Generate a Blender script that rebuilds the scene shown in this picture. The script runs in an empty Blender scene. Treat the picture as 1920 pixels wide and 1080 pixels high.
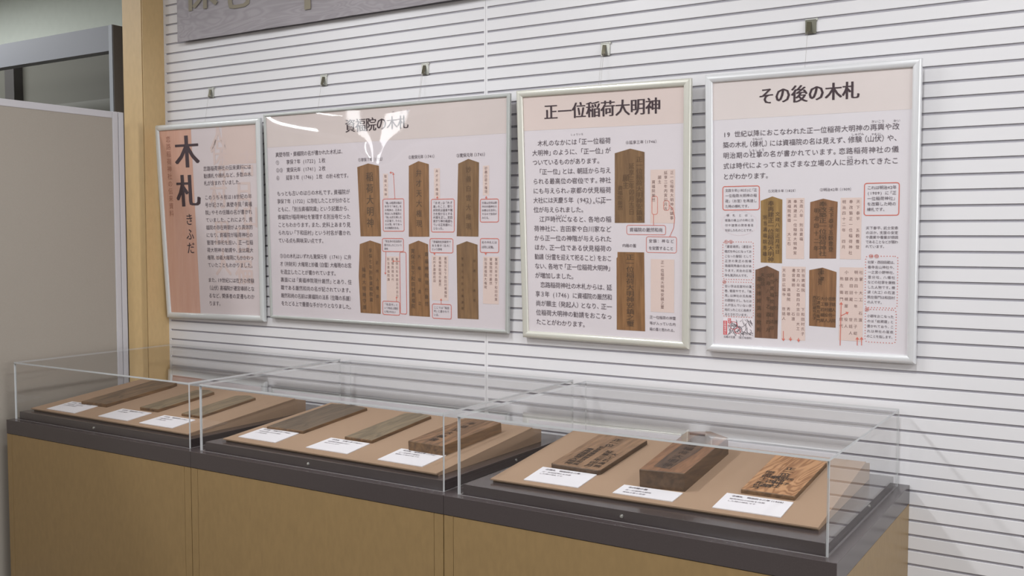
import bpy, math, random
from mathutils import Vector, Matrix
random.seed(7)
R = math.radians
sc = bpy.context.scene
COL = sc.collection

# ------------------------------------------------------------------ camera
cd = bpy.data.cameras.new('camera')
cam = bpy.data.objects.new('camera', cd); COL.objects.link(cam)
cd.sensor_fit = 'HORIZONTAL'; cd.sensor_width = 36.0
cd.lens = 1867.69 / 1920 * 36.0
cd.clip_start = 0.05; cd.clip_end = 60
cam.location = (0, -3.1291, 1.55)
cam.rotation_euler = (R(90 - 3.1135), 0, R(32.3203))
sc.camera = cam

# ------------------------------------------------------------------ world, lights, exposure
w = bpy.data.worlds.new('world'); sc.world = w; w.use_nodes = True
w.node_tree.nodes['Background'].inputs[0].default_value = (0.9, 0.92, 1.0, 1)
w.node_tree.nodes['Background'].inputs[1].default_value = 0.15

def area(name, loc, sx, sy, power, rot=(0, 0, 0), col=(0.962, 0.98, 1.0)):
    l = bpy.data.lights.new(name, 'AREA'); l.shape = 'RECTANGLE'; l.size = sx; l.size_y = sy
    l.energy = power; l.color = col
    o = bpy.data.objects.new(name, l); COL.objects.link(o); o.location = loc; o.rotation_euler = rot
    return o
# suspended fluorescent battens, running away from the slatted wall
for i, (x, y, pw) in enumerate([(-8.7, -2.2, 14), (-6.6, -2.2, 16), (-4.5, -2.1, 32), (-2.4, -1.8, 50), (-0.5, -1.8, 39), (1.5, -1.85, 52)]):
    area('ceiling_light', (x, y, 3.05), 0.16, 1.5, pw)
for x, pw in ((-8.5, 26), (-5.5, 52), (-2.5, 62), (0.5, 62)):
    area('ceiling_light', (x, -5.6, 3.1), 0.16, 1.5, pw)
area('side_fill_light', (3.9, -2.6, 1.9), 3.2, 1.6, 95, (R(90), 0, R(90)))  # added fill lamp for faces turned right; no window is known there
area('ceiling_light', (-6.6, -0.55, 3.15), 1.5, 0.16, 60)  # added to brighten the far wall and passage, not a known fitting
area('ceiling_light', (-5.2, -1.3, 3.15), 0.16, 1.2, 12)
# unseen lights added for the wide poster's glare: a tube and two panels
area('tube_light', (-9.02, -6.0, 2.69), 0.86, 0.045, 4.5, (R(90), 0, 0))
area('glare_panel_light', (-7.22, -5.95, 2.80), 0.34, 0.52, 7, (R(90), 0, 0))
area('glare_panel_light', (-7.93, -5.95, 3.02), 0.20, 0.40, 2.8, (R(90), 0, 0))

vs = sc.view_settings
vs.view_transform = 'Standard'; vs.look = 'None'; vs.exposure = -0.18; vs.gamma = 1.0
try: vs.use_curve_mapping = False
except Exception: pass
sc.cycles.transparent_max_bounces = 40
sc.cycles.max_bounces = 10
sc.cycles.glossy_bounces = 6

# ------------------------------------------------------------------ materials
def srgb(r, g, b):
    f = lambda c: (c / 255 / 12.92) if c / 255 <= 0.04045 else ((c / 255 + 0.055) / 1.055) ** 2.4
    return (f(r), f(g), f(b), 1)
MATS = {}
def mat(name, c, rough=0.5, metal=0.0, var=0.0, scale=8, bump=0.0, bscale=200, spec=0.5, stretch=(1, 1, 1)):
    if name in MATS: return MATS[name]
    m = bpy.data.materials.new(name); m.use_nodes = True; MATS[name] = m
    nt = m.node_tree; b = nt.nodes['Principled BSDF']
    b.inputs['Base Color'].default_value = srgb(*c)
    b.inputs['Roughness'].default_value = rough; b.inputs['Metallic'].default_value = metal
    b.inputs['Specular IOR Level'].default_value = spec
    if var or bump:
        tc = nt.nodes.new('ShaderNodeTexCoord'); mp = nt.nodes.new('ShaderNodeMapping')
        mp.inputs['Scale'].default_value = stretch
        nt.links.new(tc.outputs['Object'], mp.inputs['Vector'])
    if var:
        n = nt.nodes.new('ShaderNodeTexNoise'); n.inputs['Scale'].default_value = scale; n.inputs['Detail'].default_value = 5
        nt.links.new(mp.outputs[0], n.inputs['Vector'])
        rp = nt.nodes.new('ShaderNodeValToRGB')
        base = srgb(*c)
        lo = tuple(x * (1 - var) for x in base[:3]) + (1,); hi = tuple(min(1, x * (1 + var)) for x in base[:3]) + (1,)
        rp.color_ramp.elements[0].position = 0.3; rp.color_ramp.elements[0].color = lo
        rp.color_ramp.elements[1].position = 0.7; rp.color_ramp.elements[1].color = hi
        nt.links.new(n.outputs['Fac'], rp.inputs[0]); nt.links.new(rp.outputs[0], b.inputs['Base Color'])
    if bump:
        n2 = nt.nodes.new('ShaderNodeTexNoise'); n2.inputs['Scale'].default_value = bscale; n2.inputs['Detail'].default_value = 3
        nt.links.new(mp.outputs[0], n2.inputs['Vector'])
        bp = nt.nodes.new('ShaderNodeBump'); bp.inputs['Strength'].default_value = bump; bp.inputs['Distance'].default_value = 0.002
        nt.links.new(n2.outputs['Fac'], bp.inputs['Height']); nt.links.new(bp.outputs[0], b.inputs['Normal'])
    return m

def wood(name, dark, light, rough=0.6, grain=60, axis=1, knots=0.6, wavy=1.5):
    """long-grain wood: stretched noise + wavy rings, object coordinates, grain runs along `axis`"""
    if name in MATS: return MATS[name]
    m = bpy.data.materials.new(name); m.use_nodes = True; MATS[name] = m
    nt = m.node_tree; b = nt.nodes['Principled BSDF']; b.inputs['Roughness'].default_value = rough
    tc = nt.nodes.new('ShaderNodeTexCoord'); mp = nt.nodes.new('ShaderNodeMapping')
    s = [1, 1, 1]; s[axis] = 0.06; mp.inputs['Scale'].default_value = s
    nt.links.new(tc.outputs['Object'], mp.inputs['Vector'])
    n = nt.nodes.new('ShaderNodeTexNoise'); n.inputs['Scale'].default_value = grain; n.inputs['Detail'].default_value = 6; n.inputs['Roughness'].default_value = 0.65
    nt.links.new(mp.outputs[0], n.inputs['Vector'])
    mp2 = nt.nodes.new('ShaderNodeMapping'); s2 = [1, 1, 1]; s2[axis] = 0.22; mp2.inputs['Scale'].default_value = s2
    nt.links.new(tc.outputs['Object'], mp2.inputs['Vector'])
    wv = nt.nodes.new('ShaderNodeTexNoise'); wv.inputs['Scale'].default_value = 9; wv.inputs['Detail'].default_value = 1; wv.inputs['Distortion'].default_value = wavy
    nt.links.new(mp2.outputs[0], wv.inputs['Vector'])
    mu = nt.nodes.new('ShaderNodeMath'); mu.operation = 'MULTIPLY'; mu.inputs[1].default_value = 46.0
    nt.links.new(wv.outputs['Fac'], mu.inputs[0])
    sn = nt.nodes.new('ShaderNodeMath'); sn.operation = 'SINE'; nt.links.new(mu.outputs[0], sn.inputs[0])
    m1 = nt.nodes.new('ShaderNodeMath'); m1.operation = 'MULTIPLY_ADD'; m1.inputs[1].default_value = 0.12 * knots; m1.inputs[2].default_value = 0.0
    nt.links.new(sn.outputs[0], m1.inputs[0])
    ad = nt.nodes.new('ShaderNodeMath'); ad.operation = 'ADD'
    nt.links.new(n.outputs['Fac'], ad.inputs[0]); nt.links.new(m1.outputs[0], ad.inputs[1])
    rp = nt.nodes.new('ShaderNodeValToRGB')
    rp.color_ramp.elements[0].position = 0.32; rp.color_ramp.elements[0].color = srgb(*dark)
    rp.color_ramp.elements[1].position = 0.68; rp.color_ramp.elements[1].color = srgb(*light)
    nt.links.new(ad.outputs[0], rp.inputs[0]); nt.links.new(rp.outputs[0], b.inputs['Base Color'])
    return m

def clear_sheet(name, tint=(1, 1, 1), rough=0.0, wave=0.0, gain=1.0, strength=0.3):
    """thin clear plastic: see-through with a Schlick mirror reflection, same for every kind of ray"""
    if name in MATS: return MATS[name]
    m = bpy.data.materials.new(name); m.use_nodes = True; MATS[name] = m
    nt = m.node_tree; nt.nodes.clear()
    out = nt.nodes.new('ShaderNodeOutputMaterial'); mix = nt.nodes.new('ShaderNodeMixShader')
    tr = nt.nodes.new('ShaderNodeBsdfTransparent'); tr.inputs[0].default_value = (*tint, 1)
    gl = nt.nodes.new('ShaderNodeBsdfGlossy'); gl.inputs['Roughness'].default_value = rough
    lw = nt.nodes.new('ShaderNodeLayerWeight'); lw.inputs['Blend'].default_value = 0.5
    p = nt.nodes.new('ShaderNodeMath'); p.operation = 'POWER'; p.inputs[1].default_value = 5
    k = nt.nodes.new('ShaderNodeMath'); k.operation = 'MULTIPLY_ADD'; k.inputs[1].default_value = 0.96 * gain; k.inputs[2].default_value = 0.04 * gain
    nt.links.new(lw.outputs['Facing'], p.inputs[0]); nt.links.new(p.outputs[0], k.inputs[0])
    ge = nt.nodes.new('ShaderNodeNewGeometry'); iv = nt.nodes.new('ShaderNodeMath'); iv.operation = 'SUBTRACT'; iv.inputs[0].default_value = 1.0
    nt.links.new(ge.outputs['Backfacing'], iv.inputs[1]); kk = nt.nodes.new('ShaderNodeMath'); kk.operation = 'MULTIPLY'; kk.use_clamp = True
    nt.links.new(iv.outputs[0], kk.inputs[0]); nt.links.new(k.outputs[0], kk.inputs[1])
    nt.links.new(kk.outputs[0], mix.inputs[0]); nt.links.new(tr.outputs[0], mix.inputs[1]); nt.links.new(gl.outputs[0], mix.inputs[2])
    nt.links.new(mix.outputs[0], out.inputs[0])
    if wave:
        tc = nt.nodes.new('ShaderNodeTexCoord'); n = nt.nodes.new('ShaderNodeTexNoise')
        n.inputs['Scale'].default_value = wave; n.inputs['Detail'].default_value = 0.5
        nt.links.new(tc.outputs['Object'], n.inputs['Vector'])
        bp = nt.nodes.new('ShaderNodeBump'); bp.inputs['Strength'].default_value = strength; bp.inputs['Distance'].default_value = 0.02
        nt.links.new(n.outputs['Fac'], bp.inputs['Height']); nt.links.new(bp.outputs[0], gl.inputs['Normal'])
    return m

M_SLAT = mat('white_slat', (222, 220, 222), rough=0.32, bump=0.05, bscale=30, spec=0.5)
M_BACKING = mat('groove_grey', (160, 157, 164), rough=0.6)
M_LAM = mat('maple_laminate_shaded', (146, 120, 81), rough=0.42, var=0.06, scale=22, stretch=(3, 3, 1.2))  # post maple again, weaker light on the cases put into a darker colour
M_LAMPOST = mat('maple_post', (192, 163, 118), rough=0.42, var=0.04, scale=22, stretch=(3, 3, 1.2))
M_DARK = mat('dark_laminate', (68, 60, 60), rough=0.22, var=0.06, scale=300, spec=0.9)
M_BEIGE = mat('beige_board', (158, 131, 107), rough=0.85, var=0.05, scale=400, bump=0.1, bscale=900)
M_CARD = mat('white_card', (220, 217, 220), rough=0.6)
M_STEEL = mat('polished_steel', (188, 188, 180), rough=0.3, metal=0.5, bump=0.4, bscale=60)
M_SCREW = mat('screw_steel', (220, 220, 215), rough=0.25, metal=0.9)
M_WIRE = mat('hanging_wire', (150, 142, 135), rough=0.5)
M_PANE = clear_sheet('acrylic_pane', (0.998, 0.998, 0.998), gain=1.25)
M_EDGE = mat('acrylic_edge', (192, 193, 194), rough=0.3)
M_EDGEB = mat('acrylic_bottom_edge', (118, 113, 112), rough=0.4)
M_FAB = mat('partition_fabric', (156, 148, 138), rough=0.95, var=0.05, scale=500, bump=0.15, bscale=700)
M_ALU = mat('partition_aluminium', (190, 187, 190), rough=0.45, metal=0.0)
M_INK = mat('ink_text', (62, 46, 52), rough=0.7)
M_INK2 = mat('grey_print', (92, 80, 88), rough=0.7)
M_RED = mat('red_print', (205, 112, 98), rough=0.7)
M_REDS = mat('strong_red_print', (205, 70, 76), rough=0.7)
M_STRIP = mat('peach_print', (214, 193, 185), rough=0.7)
M_GREYW = mat('alcove_grey', (128, 130, 136), rough=0.6)

# ------------------------------------------------------------------ mesh helpers
def setprops(o, label=None, cat=None, group=None, kind=None):
    if label: o['label'] = label
    if cat: o['category'] = cat
    if group: o['group'] = group
    if kind: o['kind'] = kind
    return o
def empty(name, loc, label, cat, group=None):
    o = bpy.data.objects.new(name, None); COL.objects.link(o); o.location = loc; o.empty_display_size = 0.05
    return setprops(o, label, cat, group)
def mesh_obj(name, verts, faces, m, parent=None, origin=None, smooth=False, mi=None):
    """verts in world space; the object gets its own origin"""
    ms = m if isinstance(m, (list, tuple)) else [m]
    pl = Vector(parent.matrix_basis.translation) if parent and parent.parent is None else Vector((0, 0, 0))
    if parent and parent.parent is not None:
        pl = Vector(parent.parent.location) + Vector(parent.location)
    if origin is None:
        n = max(1, len(verts)); origin = Vector((sum(v[0] for v in verts) / n, sum(v[1] for v in verts) / n, sum(v[2] for v in verts) / n))
    origin = Vector(origin)
    me = bpy.data.meshes.new(name)
    me.from_pydata([(v[0] - origin.x, v[1] - origin.y, v[2] - origin.z) for v in verts], [], faces)
    for x in ms: me.materials.append(x)
    if mi: me.polygons.foreach_set('material_index', mi)
    if smooth: me.polygons.foreach_set('use_smooth', [True] * len(me.polygons))
    me.update()
    o = bpy.data.objects.new(name, me); COL.objects.link(o)
    o.location = origin - pl if parent else origin
    if parent: o.parent = parent
    return o
def boxvf(x0, x1, y0, y1, z0, z1, ch=0.0):
    if ch <= 0:
        v = [(x0, y0, z0), (x1, y0, z0), (x1, y1, z0), (x0, y1, z0), (x0, y0, z1), (x1, y0, z1), (x1, y1, z1), (x0, y1, z1)]
        f = [(0, 3, 2, 1), (4, 5, 6, 7), (0, 1, 5, 4), (1, 2, 6, 5), (2, 3, 7, 6), (3, 0, 4, 7)]
        return v, f
    import bmesh
    v, f = boxvf(x0, x1, y0, y1, z0, z1)
    bm = bmesh.new(); bv = [bm.verts.new(p) for p in v]
    for q in f: bm.faces.new([bv[i] for i in q])
    bmesh.ops.bevel(bm, geom=bm.edges[:], offset=ch, segments=2, affect='EDGES', profile=0.6)
    bm.verts.index_update()
    v = [tuple(p.co) for p in bm.verts]; f = [tuple(x.index for x in q.verts) for q in bm.faces]
    bm.free(); return v, f
def box(name, x0, x1, y0, y1, z0, z1, m, parent=None, ch=0.0):
    v, f = boxvf(x0, x1, y0, y1, z0, z1, ch); return mesh_obj(name, v, f, m, parent)
def joined(parts):
    V, F = [], []
    for v, f in parts:
        b = len(V); V += v; F += [tuple(i + b for i in q) for q in f]
    return V, F
def cylvf(c, axis, r, h, n=12):
    a = Vector(axis).normalized(); t = a.orthogonal().normalized(); s = a.cross(t); c = Vector(c)
    v, f = [], []
    for k in range(n):
        d = t * math.cos(2 * math.pi * k / n) * r + s * math.sin(2 * math.pi * k / n) * r
        v.append(tuple(c + d)); v.append(tuple(c + d * 0.85 + a * h))
    for k in range(n):
        j = (k + 1) % n; f.append((2 * k, 2 * j, 2 * j + 1, 2 * k + 1))
    f.append(tuple(2 * k + 1 for k in range(n))); f.append(tuple(2 * k for k in reversed(range(n))))
    return v, f

# ------------------------------------------------------------------ glyphs (Blender's own built-in font)
_fc = bpy.data.curves.new('glyph_source', 'FONT'); _fo = bpy.data.objects.new('glyph_source', _fc); COL.objects.link(_fo)
_fc.resolution_u = 2; _fc.size = 1.0
GL = {}
def glyph(ch, off=0.0):
    key = (ch, off)
    if key in GL: return GL[key]
    _fc.body = ch; _fc.offset = off
    bpy.context.view_layer.update()
    dg = bpy.context.evaluated_depsgraph_get()
    ev = _fo.evaluated_get(dg); me = ev.to_mesh()
    v = [(p.co.x, p.co.y) for p in me.vertices]; f = [tuple(q.vertices) for q in me.polygons]
    ev.to_mesh_clear(); GL[key] = (v, f); return GL[key]
_v, _ = glyph('国'); _x0 = min(p[0] for p in _v); _x1 = max(p[0] for p in _v); _y0 = min(p[1] for p in _v); _y1 = max(p[1] for p in _v)
EM = (_x1 - _x0) / 0.86                                   # width of one full cell in font units
CX, CY = (_x0 + _x1) / 2, (_y0 + _y1) / 2
class Text:
    """collects flat glyphs; f(x, y) gives the point in space of paper position x right, y down (metres)"""
    def __init__(s): s.V = []; s.F = []
    def put(s, ch, cx, cy, sx, sy, f, smear=0.0, off=0.0, rot=0.0, skewcell=0.0):
        if ch in ' 　': return
        v, fc = glyph(ch, off)
        cxx = (min(p[0] for p in v) + max(p[0] for p in v)) / 2 if ord(ch) < 256 else CX
        q0, qx, qy = Vector(f(cx, cy)), Vector(f(cx + .01, cy)), Vector(f(cx, cy + .01))
        up = -((qx - q0).cross(qy - q0)).normalized()
        for di, d in enumerate([0.0] if not smear else [-smear, -smear / 2, 0, smear / 2, smear]):
            b = len(s.V); lift = up * (di * 5e-5)
            for (x, y) in v:
                dx = ((x - cxx) / EM + d + skewcell) * sx; dy = -((y - CY) / EM) * sy
                if rot: dx, dy = dx * math.cos(rot) - dy * math.sin(rot), dx * math.sin(rot) + dy * math.cos(rot)
                s.V.append(tuple(Vector(f(cx + dx, cy + dy)) + lift))
            s.F += [tuple(i + b for i in reversed(q)) for q in fc]
    def line(s, txt, x0, x1, cy, em, f, fill=True, smear=0.0, off=0.0, sy=None):
        wd = []
        for c in txt:
            if ord(c) < 256: wd.append(0.6)
            elif c in '、。，（）「」': wd.append(0.72)
            else: wd.append(1.0)
        tot = sum(wd) * em; k = (x1 - x0) / tot if fill else min(1.0, (x1 - x0) / tot)
        x = x0
        for c, q in zip(txt, wd):
            a = q * em * k
            sk = 0.14 if c in '、。，」）' else (-0.14 if c in '「（' else 0.0)
            s.put(c, x + a / 2, cy, em * min(1.0, k), sy or em, f, smear, off, 0, sk)
            x += a
    def column(s, txt, cx, y0, y1, em, f, smear=0.0, off=0.0, sx=None):
        n = len(txt); st = (y1 - y0) / n
        for i, c in enumerate(txt): s.put(c, cx, y0 + st * (i + 0.5), sx or em, min(em, st * 0.98), f, smear, off)
    def build(s, name, m, parent, label=None):
        o = mesh_obj(name, s.V, s.F, m, parent)
        if name != 'title_lettering': o['kind'] = 'stuff'
        if label: o['label'] = label
        return o

# ================================================================== SETTING
ZK, PK = 2.16787, 0.04475
ZC = 3.3
box('floor', -12, 4, -9, 3.0, -0.05, 0.0, mat('grey_carpet', (112, 106, 100), rough=0.95, var=0.1, scale=60))['kind'] = 'structure'
box('ceiling', -12, 4, -9, 3.0, ZC, ZC + 0.05, mat('ceiling_white', (214, 212, 206), rough=0.9, var=0.02, scale=20))['kind'] = 'structure'
M_WALL = mat('room_wall', (150, 146, 138), rough=0.9, var=0.02, scale=10)
box('wall_left', -12.1, -12, -9, 3.0, 0, ZC, M_WALL)['kind'] = 'structure'
box('wall_right', 4, 4.1, -9, 3.0, 0, ZC, M_WALL)['kind'] = 'structure'
box('wall_front', -12, 4, -9.1, -9, 0, ZC, M_WALL)['kind'] = 'structure'
box('wall_rear', -12, -3.95, 0.75, 0.85, 0, ZC, mat('pale_green_wall', (206, 212, 202), rough=0.9, var=0.02, scale=20))['kind'] = 'structure'

# slatted wall: backing, flush margins at the panel joints, slats as pieces
JO = [(-3.9165, -3.9050), (-2.1035, -2.0885), (-0.2600, -0.2450), (1.54, 1.555), (3.36, 4.0)]
V, F = joined([boxvf(-3.9165, 4.0, 0.0045, 0.05, 0, ZC)])
mi = [0] * len(F)
for a, b in JO:
    mid = (a + b) / 2
    for x0, x1 in ((a, mid - 0.0004), (mid + 0.0004, b)):
        v, f = boxvf(x0, x1, 0.0, 0.0047, 0, ZC); bI = len(V); V += v; F += [tuple(i + bI for i in q) for q in f]; mi += [1] * len(f)
wall = mesh_obj('wall_back', V, F, [M_BACKING, M_SLAT], origin=(-3.9165, 0, 0), mi=mi)
wall['kind'] = 'structure'
GH = 0.0078
for (a, b) in ((-3.9050, -2.1035), (-2.0885, -0.2600), (-0.2450, 1.54)):
    hh = PK - GH
    prof = [(0.0050, 0), (0.0008, 0), (0, 0.0007), (0, hh - 0.0007), (0.0008, hh), (0.0050, hh)]
    vs_ = [(x, y, z) for x in (0, b - a) for (y, z) in prof]; n = len(prof)
    fs_ = [(i, i + n, (i + 1) + n, i + 1) for i in range(n - 1)] + [tuple(reversed(range(n))), tuple(range(n, 2 * n))]
    me = bpy.data.meshes.new('slat'); me.from_pydata(vs_, [], fs_); me.materials.append(M_SLAT); me.update()
    for k in range(-25, 48):
        z = ZK - PK * (k + 1) + GH / 2
        if z < 0 or z + hh > ZC: continue
        o = bpy.data.objects.new('slat', me); COL.objects.link(o); o.parent = wall
        o.location = (a + 3.9165, 0.0, z)

# maple-clad corner post between the slats and the passage
post = empty('trim_1', (-3.99, 0, 0), None, None); post['kind'] = 'structure'
box('panel', -4.058, -3.9240, -0.1195, 0.05, 0, ZC, M_LAMPOST, post)
box('panel', -3.9220, -3.9166, -0.1165, 0.0, 0, ZC, M_LAMPOST, post)
box('core', -4.05, -3.9222, -0.1165, 0.8, 0, ZC, mat('joint_brown', (70, 46, 28), rough=0.8), post)

# grey lintel and jamb with the dark alcove behind the partition
al = empty('trim_2', (-5.5, 0.1, 0), None, None); al['kind'] = 'structure'
M_LINT = mat('lintel_grey', (118, 120, 126), rough=0.55)
M_JAMB = mat('jamb_taupe', (132, 126, 120), rough=0.6)
box('lintel', -9.5, -4.4605, 0.10, 0.16, 2.478, 2.6055, M_LINT, al)
box('jamb', -4.4575, -4.428, 0.10, 0.75, 0, 2.6055, [M_JAMB], al)
box('jamb_edge', -4.4575, -4.430, 0.094, 0.10, 0, 2.6055, mat('jamb_edge_grey', (142, 146, 152), rough=0.5), al)
box('back_panel', -9.5, -4.4605, 0.62, 0.64, 0, 2.70, mat('alcove_back', (102, 101, 92), rough=0.7), al)
box('ledge', -5.75, -4.4605, 0.55, 0.62, 0, 2.335, mat('ledge_grey', (124, 124, 117), rough=0.7), al)
box('upright', -6.16, -6.06, 0.56, 0.62, 0, 2.70, mat('upright_dark', (74, 71, 69), rough=0.7), al)

# ================================================================== PARTITION
pt = empty('partition_screen', (-3.965, -1.6, 0), 'tall grey fabric partition screen with aluminium frame at the left edge', 'partition')
XP = -3.95
box('fabric_panel', XP - 0.028, XP - 0.003, -2.9, -0.262, 0.12, 2.072, M_FAB, pt)
box('top_rail', XP - 0.032, XP, -2.9, -0.262, 2.072, 2.102, M_ALU, pt, 0.003)
box('bottom_rail', XP - 0.032, XP, -2.9, -0.262, 0.09, 0.12, M_ALU, pt, 0.003)
box('end_post', XP - 0.034, XP + 0.001, -0.262, -0.2335, 0.0, 2.103, M_ALU, pt, 0.004)
box('corner_post', XP - 0.034, XP + 0.001, -0.2305, -0.2035, 0.0, 2.103, M_ALU, pt, 0.004)
box('foot', XP - 0.20, XP + 0.02, -1.62, -1.58, 0.0, 0.09, M_ALU, pt, 0.004)
box('foot', XP - 0.20, XP + 0.02, -2.85, -2.81, 0.0, 0.09, M_ALU, pt, 0.004)

# ================================================================== POSTERS
POST = {
 1: dict(c=[(-3.9009, 2.0298), (-3.2614, 2.0245), (-3.2783, 1.1895), (-3.8744, 1.1801)], W=0.606, fw=0.026, fm=(212, 214, 214), pid='framed_poster'),
 2: dict(c=[(-3.2004, 2.051), (-1.9709, 2.0467), (-1.9951, 1.1933), (-3.2044, 1.1956)], W=1.217, fw=0.013, fm=(184, 186, 183), pid='framed_poster'),
 3: dict(c=[(-1.9024, 2.0406), (-1.2833, 2.0319), (-1.2929, 1.1909), (-1.8935, 1.1952)], W=0.606, fw=0.025, fm=(210, 208, 198), pid='framed_poster'),
 4: dict(c=[(-1.1841, 2.0354), (-0.5768, 2.0307), (-0.5811, 1.1909), (-1.1827, 1.1892)], W=0.606, fw=0.025, fm=(222, 222, 224), pid='framed_poster')}
YT, YB, HP = -0.047, -0.019, 0.843
LAB = {1: 'framed poster with orange band and huge vertical kanji, leftmost of four',
       2: 'wide framed poster with six peaked wooden tags printed on it',
       3: 'narrow cream-framed poster with long text and two printed wooden tags',
       4: 'rightmost silver-framed poster with four printed tags and dotted boxes'}
def pmap(p):
    c = POST[p]['c']; W = POST[p]['W']
    TL, TR = Vector((c[0][0], YT, c[0][1])), Vector((c[1][0], YT, c[1][1]))
    BR, BL = Vector((c[2][0], YB, c[2][1])), Vector((c[3][0], YB, c[3][1]))
    nrm = (TR - TL).cross(TL - BL).normalized()
    if nrm.y > 0: nrm = -nrm
    def f(x, y, h=0.0):
        u, v = x / W, y / HP
        return tuple((TL * (1 - u) + TR * u) * (1 - v) + (BL * (1 - u) + BR * u) * v + nrm * h)
    return f
def quad(name, f, x0, y0, x1, y1, h, m, parent, th=0.0):
    if th:
        v = [f(x0, y0, h), f(x1, y0, h), f(x1, y1, h), f(x0, y1, h), f(x0, y0, h - th), f(x1, y0, h - th), f(x1, y1, h - th), f(x0, y1, h - th)]
        fc = [(3, 2, 1, 0), (4, 5, 6, 7), (0, 1, 5, 4), (1, 2, 6, 5), (2, 3, 7, 6), (3, 0, 4, 7)]
    else:
        v = [f(x0, y0, h), f(x1, y0, h), f(x1, y1, h), f(x0, y1, h)]; fc = [(3, 2, 1, 0)]
    return mesh_obj(name, v, fc, m, parent)
def rail(f, W, H, side, fw, m, parent):
    N = 10; prof = [(0.0, -0.001), (0.0, 0.003)]
    for i in range(N + 1):
        a = math.pi * (1 - i / N); prof.append((fw / 2 + math.cos(a) * fw / 2, 0.003 + math.sin(a) * fw * 0.30))
    prof += [(fw, -0.009), (0.0, -0.009)]
    V = []
    for e in (0, 1):
        for s, h in prof:
            if side == 't': p = ((-s if e == 0 else W + s), -s)
            elif side == 'b': p = ((W + s if e == 0 else -s), H + s)
            elif side == 'l': p = (-s, (H + s if e == 0 else -s))
            else: p = (W + s, (-s if e == 0 else H + s))
            V.append(f(p[0], p[1], h))
    n = len(prof); F = [(i, (i + 1) % n, (i + 1) % n + n, i + n) for i in range(n)] + [tuple(reversed(range(n))), tuple(range(n, 2 * n))]
    return mesh_obj('frame_rail', V, F, m, parent)
def rrect(x0, y0, x1, y1, r, n=5):
    P = []
    for cx, cy, a0 in ((x1 - r, y0 + r, -90), (x1 - r, y1 - r, 0), (x0 + r, y1 - r, 90), (x0 + r, y0 + r, 180)):
        for i in range(n + 1):
            a = R(a0 + 90 * i / n); P.append((cx + r * math.cos(a), cy + r * math.sin(a)))
    return P
def outline(name, P, t, f, h, m, parent, closed=True):
    V, F = [], []; n = len(P)
    for i in range(n):
        p = Vector(P[i]); a = Vector(P[i - 1]) if (closed or i > 0) else p; b = Vector(P[(i + 1) % n]) if (closed or i < n - 1) else p
        d = (b - a).normalized(); nn = Vector((-d.y, d.x)) * t / 2
        V.append(f(p.x + nn.x, p.y + nn.y, h)); V.append(f(p.x - nn.x, p.y - nn.y, h))
    for i in range(n if closed else n - 1):
        j = (i + 1) % n; F.append((2 * i, 2 * j, 2 * j + 1, 2 * i + 1))
    return mesh_obj(name, V, F, m, parent)
def dotted(name, x0, y0, x1, y1, f, h, m, parent, step=0.0085, r=0.0016):
    V, F = [], []; P = rrect(x0, y0, x1, y1, 0.008, 4); P.append(P[0]); acc = 0
    for a, b in zip(P, P[1:]):
        a, b = Vector(a), Vector(b); L = (b - a).length
        while acc < L:
            c = a + (b - a) * (acc / L); k = len(V)
            V += [f(c.x + r * math.cos(q * math.pi / 3), c.y + r * math.sin(q * math.pi / 3), h) for q in range(6)]
            F.append(tuple(reversed(range(k, k + 6)))); acc += step
        acc -= L
    o = mesh_obj(name, V, F, m, parent); o['kind'] = 'stuff'; return o

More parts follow.
